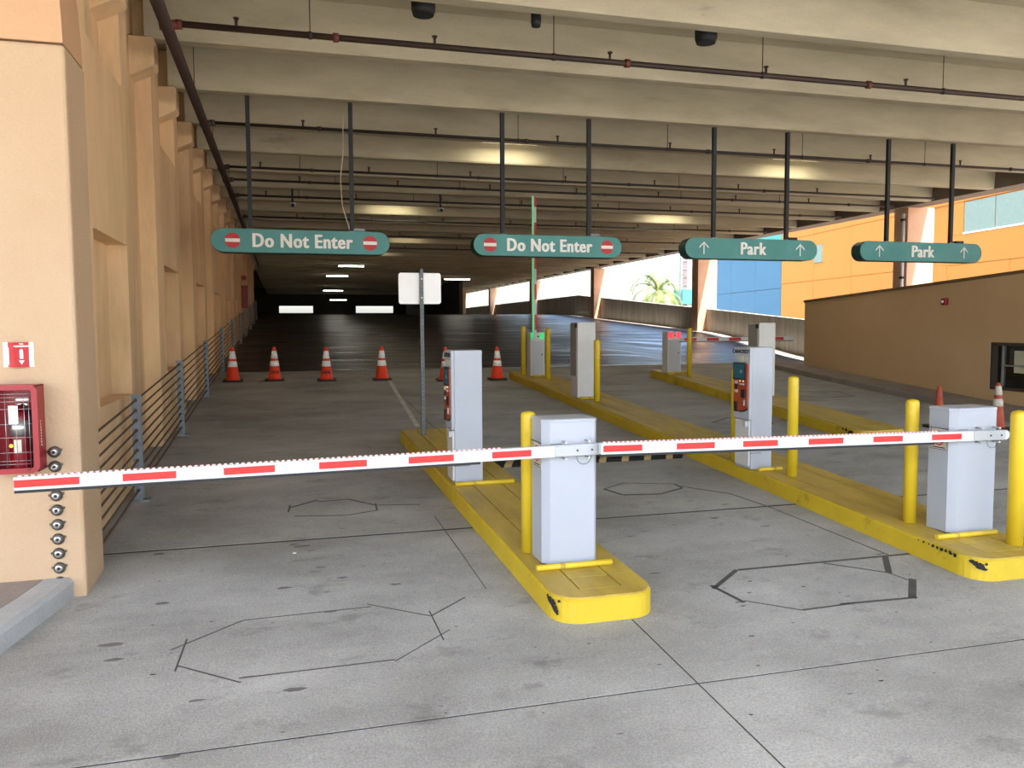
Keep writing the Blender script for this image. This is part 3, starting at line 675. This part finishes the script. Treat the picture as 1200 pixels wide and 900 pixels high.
# ================================================================== HANGING SIGNS
def hang_sign(x0, x1, z0, z1, kind, hx, label):
    yf, dp = 12.30, .24; cx = (x0+x1)/2; zc = (z0+z1)/2; r = (z1-z0)/2
    t = thing('hanging_sign', (cx, yf+dp/2, z0), label, 'sign', 'teal signs hung from the ceiling')
    L = lambda b, nm, m, **k: locz(b, nm, m, t, **k)
    def stad(rr): return [(x1-r+rr*math.cos(a), zc+rr*math.sin(a)) for a in [-math.pi/2+math.pi*i/14 for i in range(15)]]+[(x0+r+rr*math.cos(a), zc+rr*math.sin(a)) for a in [math.pi/2+math.pi*i/14 for i in range(15)]]
    L(MB().prism(stad(r), 'y', yf+.006, yf+dp, smooth=False), 'box_body', 'tealdark')
    face = L(MB().prism(stad(r-.004), 'y', yf, yf+.007), 'face', 'teal')
    T = t.location
    if kind == 'dne':
        text_obj('Do Not Enter', .275, 'letter', t, Matrix.Translation((0, yf-.003-T.y, zc-T.z-.003)) @ Matrix.Diagonal((.80, 1, 1, 1)) @ FRONT, extrude=.003, offset=.004, spacing=1.12, bold=.0095)
        for s in (-1, 1):
            X = cx+s*.965
            d_ = L(MB().cyl((X, yf-.004, zc), (X, yf+.001, zc), .108, n=28), 'no_entry_disc', 'signred')
            o = L(MB().box(X-.10, X+.10, yf-.007, yf-.003, zc-.024, zc+.026), 'no_entry_bar', 'letter'); o.parent = d_
    else:
        text_obj('Park', .29, 'letter', t, Matrix.Translation((0, yf-.003-T.y, zc-T.z-.003)) @ Matrix.Diagonal((.86, 1, 1, 1)) @ FRONT, extrude=.003, offset=.003, spacing=1.08, bold=.008)
        for s in (-1, 1):
            X = cx+s*.92
            b = MB().box(X-.009, X+.009, yf-.004, yf, zc-.10, zc+.095)
            for q in (-1, 1):
                b.add([(X, yf-.004, zc+.11), (X, yf-.004, zc+.082), (X+q*.085, yf-.004, zc-.003), (X+q*.085, yf-.004, zc+.022)], [(0, 1, 2, 3) if q < 0 else (3, 2, 1, 0)])
            L(b, 'arrow', 'letter')
    for x in hx:
        L(MB().box(x-.03, x+.03, 12.39, 12.45, z1-.01, CZ+.004), 'hanger_bar', 'hanger')
        L(MB().box(x-.05, x+.05, 12.37, 12.47, z1-.012, z1+.012), 'bracket', 'boxgrey')
    L(MB().box(x1-.52, x1-.36, 12.36, 12.5, z1-.01, z1+.05), 'junction_box', 'galv' if kind == 'dne' else 'hanger')
    return t
hang_sign(-.956, 1.558, 3.085, 3.42, 'dne', (-.42, 1.02), 'teal Do Not Enter sign hanging beside the peach wall, a thin cable above')
hang_sign(2.835, 5.288, 3.105, 3.44, 'dne', (3.33, 4.76), 'teal Do Not Enter sign hanging in front of the raised gate arm')
hang_sign(6.411, 8.937, 3.125, 3.47, 'park', (6.99, 8.39), 'teal Park sign hanging in front of the blue building')
hang_sign(9.807, 12.459, 3.145, 3.49, 'park', (10.45, 11.85), 'teal Park sign hanging above the tan booth')
t = thing('hanging_cable', (.95, 12.35, 3.5), 'thin pale cable looping down to the left sign hanger', 'cable')
locz(MB().tube([(.92, 12.5, 5.2), (.91, 12.45, 4.6), (.86, 12.42, 4.2), (.88, 12.4, 3.8), (.98, 12.4, 3.45)], .007, 6), 'wire', 'dirtywhite', t)
# ceiling fixtures
for x, y, r, lb in ((1.58, 9.24, .135, 'dark dome light under the front ceiling bay, above the short island'), (5.07, 9.24, .135, 'dark dome light under the front ceiling bay, above the long island'), (2.89, 9.24, .06, 'small dark camera dome between the two ceiling lights')):
    t = thing('dome_light', (x, y, 5.88), lb, 'ceiling light')
    locz(MB().cyl((x, y, 5.62), (x, y, 5.879), r*.55, n=16), 'stem', 'hanger', t)
    locz(MB().lathe([(r*.85, -.0), (r, .06), (r, .16), (r*.9, .17)], c=(x, y, 5.46), n=22), 'dome', 'hanger', t)
def security_cam(x, y, lb):
    t = thing('security_camera', (x, y, 5.3), lb, 'camera', 'ceiling security cameras')
    locz(MB().cyl((x, y, 4.98), (x, y, 5.32), .022, n=8), 'stem', 'hanger', t)
    locz(MB().box(x-.07, x+.07, y-.10, y+.08, 4.88, 4.98), 'body', 'boxgrey', t, bevel=.02)
    locz(MB().cyl((x, y-.13, 4.90), (x, y-.09, 4.91), .045, n=12), 'lens', 'black', t)
security_cam(.28, 20.29, 'small grey camera hanging under the ceiling behind the left Do Not Enter sign')
security_cam(3.84, 20.29, 'small grey camera hanging under the ceiling between the Do Not Enter signs')
# lit strip fixtures
def strip_light(x, y, z, L_, lb, power, hid=False):
    t = thing('strip_light', (x, y, z), lb, 'ceiling light', 'lit strip lights')
    locz(MB().box(x-L_/2, x+L_/2, y-.09, y+.09, z+.05, z+.12), 'housing', 'boxgrey', t)
    locz(MB().box(x-L_/2+.02, x+L_/2-.02, y-.08, y+.08, z, z+.05), 'diffuser', 'lamp' if not hid else 'bulb', t, bevel=.01)
    locz(MB().cyl((x-L_/2+.1, y, z+.11), (x-L_/2+.1, y, 5.879), .008, n=6).cyl((x+L_/2-.1, y, z+.11), (x+L_/2-.1, y, 5.879), .008, n=6), 'rod', 'hanger', t)
    if power:
        ld = bpy.data.lights.new('strip_lamp', 'AREA'); ld.shape = 'RECTANGLE'; ld.size = L_; ld.size_y = .2; ld.energy = power; ld.color = (1, .93, .72)
        lo = bpy.data.objects.new('strip_lamp', ld); COL.objects.link(lo); lo.parent = t; lo.location = (0, 0, -.02)
        lo.rotation_euler = (0, 0, 0)
    return t
for x, y, z, l_, lb in ((3.4, 42.4, 5.12, 1.3, 'bright strip light deep in the garage, nearest to the Do Not Enter sign'), (3.2, 50.6, 5.12, 1.3, 'bright strip light deep in the garage, second of its column'),
                    (3.75, 64.5, 4.86, 1.5, 'bright strip light deep in the garage, third of its column'), (4.9, 76.5, 4.55, 1.5, 'bright strip light deep in the garage, lowest of its column'), (11.0, 52.55, 5.12, 1.7, 'bright strip light beside the plate of the sign post')):
    strip_light(x, y, z, l_, lb, 1.5)
for x, y, lb in ((4.4, 15.75, 'strip light tucked between beams behind the second Do Not Enter sign'), (10.9, 15.75, 'strip light tucked between beams behind the Park signs'), (11.9, 23.65, 'strip light tucked between far beams above the Park sign'),
                 (3.1, 23.65, 'strip light tucked between far beams above the left Do Not Enter sign'), (4.7, 31.6, 'strip light tucked between beams right of the left Do Not Enter sign'), (4.2, 37.5, 'strip light tucked between beams just above the far strip lights')):
    strip_light(x, y, 5.62, 1.2, lb, 22 if y < 25 else 6, True)

# ================================================================== CABLE FENCE, ANCHORS
t = thing('cable_fence', (-1.28, 6.1, fz(6.1)), 'steel cable fence with galvanised posts along the peach wall', 'fence')
CH = [.10+.0905*k for k in range(10)]
for y in (7.95, 11.2, 14.85, 18.75, 22.7, 26.9, 31, 35, 39, 43):
    z = fz(y)
    p = locz(MB().box(-1.325, -1.318, y-.045, y+.045, z-.002, z+.96).box(-1.318, -1.255, y-.045, y-.039, z-.002, z+.96).box(-1.318, -1.255, y+.039, y+.045, z-.002, z+.96), 'post', 'galv', t)
    if y < 20:
        o = locz(MB().box(-1.36, -1.20, y-.07, y+.07, z-.004, z+.012), 'foot_plate', 'galv', t); o.parent = p
        for c in CH:
            o = locz(MB().cyl((-1.29, y-.05, z+c), (-1.29, y-.044, z+c), .018, n=8), 'cable_grommet', 'darksteel', t); o.parent = p
for c in CH:
    locz(MB().cyl((-1.29, 6.1, fz(6.1)+c), (-1.29, 44.5, fz(44.5)+c), .0098, n=6), 'cable', 'cable', t)
anc = None
for k in range(10):
    z = 1.245-.0915*k; loc = (-1.385, 5.6, z)
    if anc is None:
        anc = thing('cable_anchor', loc, '', 'anchor', 'round steel cable anchors on the pier')
        MB().lathe([(.036, 0), (.036, .008), (.030, .016), (.024, .018)], n=16, axis='y').build('socket', 'darksteel', anc)
        MB().lathe([(.023, .014), (.023, .026), (.012, .028)], n=14, axis='y').build('wedge_ring', 'steel', anc)
        MB().cyl((0, -.027, 0), (0, -.031, 0), .010, n=10).build('cable_end', 'black', anc)
        MB().box(.028, .044, -.008, 0, .006, .02).box(-.044, -.028, -.008, 0, -.004, .01).build('nail_tab', 'darksteel', anc)
        A = anc
    else:
        A = copy_thing(anc, loc, '')
    A['label'] = 'round steel cable anchor on the peach pier, ' + ('lowest', 'second', 'third', 'fourth', 'fifth', 'sixth', 'seventh', 'eighth', 'ninth', 'topmost')[9-k] + (' of its vertical row' if k in (0, 9) else ' up from the sidewalk')
# ================================================================== FIRE EQUIPMENT ON THE PIER
t = thing('extinguisher_cabinet', (-1.56, 5.6, 1.14), 'red fire extinguisher cabinet with wire front on the peach pier', 'cabinet')
L = lambda b, nm, m, **k: locz(b, nm, m, t, **k)
xa, xb, za, zb, yf, yb = -1.70, -1.43, 1.15, 1.67, 5.44, 5.6
L(MB().box(xa, xb, 5.585, yb, za, zb), 'back_panel', 'firered')
for q in ((xa, xa+.012, yf, 5.59, za, zb), (xb-.012, xb, yf, 5.59, za, zb), (xa, xb, yf, 5.59, za, za+.012), (xa, xb, yf, 5.59, zb-.012, zb)): L(MB().box(*q), 'side_wall', 'firered', bevel=.004)
fr = MB()
o_ = []; i_ = []
for cx, cz, a0 in ((xa+.04, za+.04, 180), (xb-.04, za+.04, 270), (xb-.04, zb-.04, 0), (xa+.04, zb-.04, 90)):
    for i in range(5):
        a = math.radians(a0+22.5*i); o_.append((cx+.046*math.cos(a), cz+.046*math.sin(a))); i_.append((cx+.014*math.cos(a), cz+.014*math.sin(a)))
n = len(o_)
fr.add([(x, yf-.012, z) for x, z in o_]+[(x, yf-.012, z) for x, z in i_]+[(x, yf+.012, z) for x, z in o_]+[(x, yf+.012, z) for x, z in i_],
       [f for k in range(n) for f in ((k, (k+1) % n, n+(k+1) % n, n+k), (2*n+k, 2*n+(k+1) % n, (k+1) % n, k), (n+k, n+(k+1) % n, 3*n+(k+1) % n, 3*n+k))])
dr = L(fr, 'door_frame', 'firered')
wm = MB()
for z in (1.20, 1.22, 1.27, 1.36, 1.44, 1.53, 1.575, 1.60, 1.62): wm.cyl((xa+.02, yf+.004, z), (xb-.02, yf+.004, z), .0016, n=6)
for x in (-1.66, -1.60, -1.545, -1.50, -1.475): wm.cyl((x, yf+.002, za+.02), (x, yf+.002, zb-.02), .0016, n=6)
o = L(wm, 'wire_mesh', 'steel'); o.parent = dr
o = L(MB().cyl((-1.485, yf-.02, 1.17), (-1.485, yf, 1.17), .010, n=10), 'latch', 'extred'); o.parent = dr
for k in range(9): L(MB().box(xb-.001, xb+.001, 5.50, 5.508, 1.30+k*.018, 1.310+k*.018), 'side_print', 'letter')
t = thing('fire_extinguisher', (-1.545, 5.52, 1.165), 'red fire extinguisher with white tag inside the wire-fronted cabinet', 'extinguisher')
L = lambda b, nm, m, **k: locz(b, nm, m, t, **k)
L(MB().lathe([(.056, 0), (.06, .01), (.06, .30), (.05, .335), (.03, .355), (.018, .36), (.018, .385)], c=(-1.545, 5.52, 1.165), n=20), 'cylinder', 'extred')
L(MB().lathe([(.0605, .20), (.061, .20), (.061, .295), (.0605, .295)], c=(-1.545, 5.52, 1.165), n=20), 'label_band', 'steel')
L(MB().box(-1.565, -1.525, 5.455, 5.459, 1.265, 1.345), 'instruction_label', 'dirtywhite')
L(MB().box(-1.555, -1.50, 5.51, 5.53, 1.545, 1.558).box(-1.56, -1.49, 5.51, 5.53, 1.575, 1.588), 'lever', 'steel')
L(MB().tube([(-1.53, 5.51, 1.55), (-1.49, 5.49, 1.52), (-1.475, 5.48, 1.42), (-1.48, 5.475, 1.28)], .009, 8), 'hose', 'black')
L(MB().box(-1.585, -1.535, 5.448, 5.451, 1.44, 1.55), 'inspection_tag', 'conewhite')
L(MB().cyl((-1.58, 5.46, 1.31), (-1.58, 5.455, 1.31), .012, n=12), 'gauge', 'yellow')
t = thing('extinguisher_sign', (-1.55, 5.6, 1.78), 'small red folded fire extinguisher sign with white arrow on the peach pier', 'sign')
L = lambda b, nm, m, **k: locz(b, nm, m, t, **k)
z0, z1 = 1.775, 1.925
pf = [(-1.64, 5.597), (-1.615, 5.597), (-1.57, 5.545), (-1.50, 5.597), (-1.475, 5.597)]
def quad(p, q, off): return MB().add([(p[0], p[1]-off, z0), (q[0], q[1]-off, z0), (q[0], q[1]-off, z1), (p[0], p[1]-off, z1), (p[0], p[1]+.003, z0), (q[0], q[1]+.003, z0), (q[0], q[1]+.003, z1), (p[0], p[1]+.003, z1)],
                                     [(0,1,2,3),(7,6,5,4),(0,4,5,1),(1,5,6,2),(2,6,7,3),(3,7,4,0)])
L(quad(pf[0], pf[1], .001), 'flange', 'conewhite'); L(quad(pf[3], pf[4], .001), 'flange', 'conewhite')
L(quad(pf[1], pf[2], .001), 'side_leaf', 'signred'); L(quad(pf[2], pf[3], .001), 'front_leaf', 'signred')
d = Vector((.07, .052, 0)).normalized(); nn = Vector((d.y, -d.x, 0)); base = Vector((-1.57, 5.545, 0))
def onleaf(pts, m, nm):
    q = [base+d*u+nn*.0035+Vector((0, 0, v)) for u, v in pts]; L(MB().add(q, [tuple(range(len(q)))]), nm, m)
onleaf([(.032, 1.825), (.052, 1.825), (.052, 1.875), (.046, 1.885), (.038, 1.885), (.032, 1.875)], 'letter', 'extinguisher_symbol')
onleaf([(.026, 1.815), (.042, 1.79), (.058, 1.815)], 'letter', 'arrow_symbol')
onleaf([(.008, 1.897), (.078, 1.897), (.078, 1.902), (.008, 1.902)], 'letter', 'rule_line')
rot = Matrix(((d.x, 0, nn.x, 0), (d.y, 0, nn.y, 0), (0, 1, 0, 0), (0, 0, 0, 1)))
text_obj('FIRE\nEXTINGUISHER', .0125, 'letter', t, Matrix.Translation(base+d*.043+nn*.003+Vector((0, 0, 1.908))-t.location) @ rot, extrude=.0004, offset=.0003)
d2 = Vector((.045, -.052, 0)).normalized(); n2 = Vector((d2.y, -d2.x, 0))
q = [Vector((-1.615, 5.597, 0))+d2*u+n2*.0035+Vector((0, 0, v)) for u, v in ((.012, 1.79), (.02, 1.79), (.02, 1.895), (.012, 1.895))]
L(MB().add(q, [(0, 1, 2, 3)]), 'side_lettering', 'letter')
# far red hose cabinet on the long wall
t = thing('fire_hose_cabinet', (-1.40, 30.9, 2.7), 'distant red fire hose cabinet on the long peach wall', 'cabinet')
L = lambda b, nm, m, **k: locz(b, nm, m, t, **k)
L(MB().box(-1.418, -1.20, 30.9, 31.5, 2.76, 3.55), 'box', 'firered', bevel=.02)
L(MB().box(-1.28, -1.22, 30.895, 30.9, 3.0, 3.25), 'label_strip', 'extred')
L(MB().cyl((-1.32, 30.85, 3.82), (-1.32, 30.9, 3.82), .09, n=16), 'bell', 'firered')

# ================================================================== TAN BOOTH
t = thing('ticket_booth', (12.0, 13.5, fz(13.5)), 'low tan stucco booth with a dark framed window and red alarm', 'booth')
L = lambda b, nm, m, **k: locz(b, nm, m, t, **k)
pA, pB = Vector((11.965, 16.9)), Vector((11.25, 9.9))          # lane face, far to near
dirw = (pB-pA).normalized()
def tz(y): return 2.60+(16.9-y)*(2.86-2.60)/6.5
u0, u1 = .0, 5.72                                          # window start along the face
def onb(u, off=0.0): p = pA+dirw*u; nrm = Vector((-dirw.y, dirw.x)); nrm = nrm if nrm.x < 0 else -nrm; return p+nrm*off
def slab_face(ua, ub, za, zb, off0, off1):
    a, b_, c, d_ = onb(ua, off1), onb(ub, off1), onb(ub, off0), onb(ua, off0)
    fa = (lambda u: za) if not callable(za) else za; fb = (lambda u: zb) if not callable(zb) else zb
    return MB().add([(a.x, a.y, fa(ua)), (b_.x, b_.y, fa(ub)), (c.x, c.y, fa(ub)), (d_.x, d_.y, fa(ua)), (a.x, a.y, fb(ua)), (b_.x, b_.y, fb(ub)), (c.x, c.y, fb(ub)), (d_.x, d_.y, fb(ua))],
                    [(0,3,2,1),(4,5,6,7),(0,1,5,4),(1,2,6,5),(2,3,7,6),(3,0,4,7)])
topf = lambda u: tz((pA+dirw*u).y); bot = lambda u: fz((pA+dirw*u).y)-.05
WU, WE, WZ0, WZ1 = 5.98, 6.95, .93, 1.71
L(slab_face(0, WU, bot, topf, -.2, 0), 'lane_wall', 'tan')
L(slab_face(WU, WE, bot, WZ0, -.2, 0), 'sill_wall', 'tan'); L(slab_face(WU, WE, WZ1, topf, -.2, 0), 'head_wall', 'tan')
L(slab_face(WE, 8.2, bot, topf, -.2, 0), 'lane_wall', 'tan')
L(slab_face(-.03, 8.2, lambda u: topf(u)-.05, lambda u: topf(u)+.005, -.2, .02), 'coping', 'tancap')
L(slab_face(-.0, .2, bot, topf, -4.5, -.2), 'end_wall', 'tan')
L(slab_face(.2, 8.2, lambda u: topf(u)-.3, lambda u: topf(u)-.2, -4.5, -.2), 'roof', 'tancap')
L(slab_face(8.0, 8.2, bot, topf, -4.5, -.2), 'end_wall', 'tan'); L(slab_face(.2, 8.0, bot, lambda u: topf(u)-.2, -4.6, -4.5), 'rear_wall', 'tan')
wf = L(slab_face(WU, WU+.05, WZ0, WZ1, -.12, .01), 'window_frame', 'frame'); L(slab_face(WU, WE, WZ0, WZ0+.05, -.12, .01), 'window_frame', 'frame'); L(slab_face(WU, WE, WZ1-.05, WZ1, -.12, .01), 'window_frame', 'frame'); L(slab_face(WE-.05, WE, WZ0, WZ1, -.12, .01), 'window_frame', 'frame')
L(slab_face(WU-.025, WU, WZ0, WZ1+.01, -.02, .006), 'window_trim', 'dirtywhite')
L(slab_face(WU+.05, WE-.05, WZ0+.05, WZ1-.05, -.10, -.09), 'window_pane', 'glass')
L(slab_face(WU+.16, WU+.19, WZ0+.05, WZ1-.05, -.088, -.06), 'mullion', 'alu'); L(slab_face(WU+.19, WE-.05, 1.32, 1.345, -.088, -.06), 'mullion', 'alu')
L(slab_face(WU+.40, WU+.62, 1.22, 1.58, -.089, -.086), 'posted_notice', 'paper'); L(slab_face(WU+.30, WU+.38, 1.36, 1.62, -.089, -.086), 'posted_notice', 'darksteel')
al = onb(4.86, 0)
o = L(slab_face(4.80, 4.92, 2.36, 2.48, 0, .07), 'alarm_housing', 'firered', bevel=.015)
o2 = L(slab_face(4.83, 4.87, 2.40, 2.44, .07, .085), 'alarm_strobe', 'letter'); o2.parent = o
# kerbed strip along the booth
b = slab_face(-1.6, 8.2, lambda u: fz((pA+dirw*u).y)-.03, lambda u: fz((pA+dirw*u).y)+.12, 0.002, .75)
structure(b.build('curb', 'walkconc', bevel=.02))

# ================================================================== OUTSIDE WORLD
P = Vector((30.0, 44.84, 0)); D = Vector((.1167, .9932, 0)); Nf = Vector((D.y, -D.x, 0))    # facade line; Nf points away from the garage
t = thing('orange_building', (P.x, P.y, -.9), 'large orange and blue panelled building beyond the parapet', 'building')
def fac(u0, u1, z0, z1, o0, o1):
    a, c = P+D*u0+Nf*o0, P+D*u1+Nf*o0; e, g = P+D*u1+Nf*o1, P+D*u0+Nf*o1
    return MB().add([(a.x,a.y,z0),(c.x,c.y,z0),(e.x,e.y,z0),(g.x,g.y,z0),(a.x,a.y,z1),(c.x,c.y,z1),(e.x,e.y,z1),(g.x,g.y,z1)],
                    [(0,3,2,1),(4,5,6,7),(0,1,5,4),(1,2,6,5),(2,3,7,6),(3,0,4,7)])
L = lambda b, nm, m, **k: locz(b, nm, m, t, **k)
L(fac(-40, 10.6, -.9, 12, .06, 14), 'core', 'orange')
us = [-40, -34, -30.2, -26.4, -22.7, -18.88, -15.22, -11.4, -7.71, -3.85, -.02]; zsn = [-.9, 1.9, 4.6, 7.26, 10, 12]
WIN = []
for a, c in zip(us[:-1], us[1:]):
    for z0, z1 in zip(zsn[:-1], zsn[1:]):
        if -23 < a < -15 and z0 == 4.6: continue
        L(fac(a+.012, c-.012, z0+.012, z1-.012, 0, .061), 'wall_panel', 'orange')
L(fac(-22.69, -15.23, 4.61, 5.87, 0, .061), 'wall_panel', 'orange'); L(fac(-16.15, -15.23, 5.88, 7.25, 0, .061), 'wall_panel', 'orange')
for a, c in ((-22.5, -20.1), (-20.05, -18.02), (-17.97, -16.2)):
    p_ = L(fac(a, c, 5.93, 7.22, .02, .05), 'window', 'palegreen')
    L(fac(a-.02, c+.02, 5.88, 5.94, -.02, .04), 'window_sill', 'letter')
wn = L(fac(-4.85, -3.98, 5.6, 6.59, -.05, .02), 'window', 'palegreen')
bu = [.02, 3.57, 7.4, 10.6]
for a, c in zip(bu[:-1], bu[1:]):
    for z0, z1 in ((-.9, 1.9), (1.9, 4.35), (4.35, 6.95)):
        L(fac(a+.012, c-.012, z0+.012, z1-.012, -.02, .061), 'wall_panel', 'blue')
    L(fac(a+.012, c-.012, 6.97, 12, 0, .061), 'wall_panel', 'aqua')
t = thing('stair_tower', (36.5, 70, -.9), 'far open stair tower with an aqua balcony beside the palm', 'building')
L(MB().box(36.3, 38.9, 70, 72, 4.1, 5.5), 'balcony', 'aqua2', bevel=.05)
L(MB().box(36.2, 36.42, 70.3, 70.6, -.9, 14), 'post', 'galv'); L(MB().box(36.75, 37.2, 70.9, 71.4, -.9, 14), 'post', 'mauve')
for k in range(7): L(MB().box(36.2, 40, 70.4, 70.5, 5.9+k*.75, 5.98+k*.75), 'rail', 'galv')
L(MB().box(38.6, 41, 70, 72, -.9, 14), 'wall', 'greywhite')
# palm tree
px, pyy, ph = 32.75, 68.0, 5.2
t = thing('palm_tree', (px, pyy, -.9), 'palm tree with arching fronds beyond the concrete parapet', 'tree')
b = MB()
for k in range(8):
    z0, z1 = -.9+k*(ph+.9)/8, -.9+(k+1)*(ph+.9)/8
    b.cyl((px, pyy, z0), (px, pyy, z1), .34-.012*k, .30-.012*k, n=12)
locz(b, 'trunk', 'trunk', t)
for k in range(34):
    az = k*2.399+random.uniform(-.2, .2); el = math.radians(random.choice((78, 62, 50, 35, 18, 2, -12))+random.uniform(-6, 6)); Lf = random.uniform(3.2, 4.3)
    b = MB(); pos = Vector((px, pyy, ph-.1)); segs = 9; e = el
    side = Vector((-math.sin(az), math.cos(az), 0))
    for s_ in range(segs):
        dv = Vector((math.cos(az)*math.cos(e), math.sin(az)*math.cos(e), math.sin(e))); nx2 = pos+dv*Lf/segs
        b.cyl(pos, nx2, .025*(1-s_/segs)+.006, n=5, caps=False)
        if s_ > 0:
            ln = .62*math.sin(math.pi*(s_+.6)/(segs+1))+.12
            for q in (0, .25, .5, .75):
                bp_ = pos.lerp(nx2, q)
                for sg in (-1, 1):
                    tip = bp_+side*sg*ln*.75+dv*ln*.6+Vector((0, 0, -.12*ln))
                    wv = dv*.04
                    b.add([bp_-wv, bp_+wv, tip], [(0, 1, 2)])
        pos = nx2; e -= math.radians(9+5*s_*.5)
    locz(b, 'frond', 'frond', t)
# scrap of litter in the lane
o = MB().box(-.012, .012, -.006, .006, 0, .004).build('paper_scrap', 'litter'); o.location = (.04, 6.12, fz(6.12)+.001); tag(o, 'tiny white paper scrap on the left lane near the joint', 'litter')
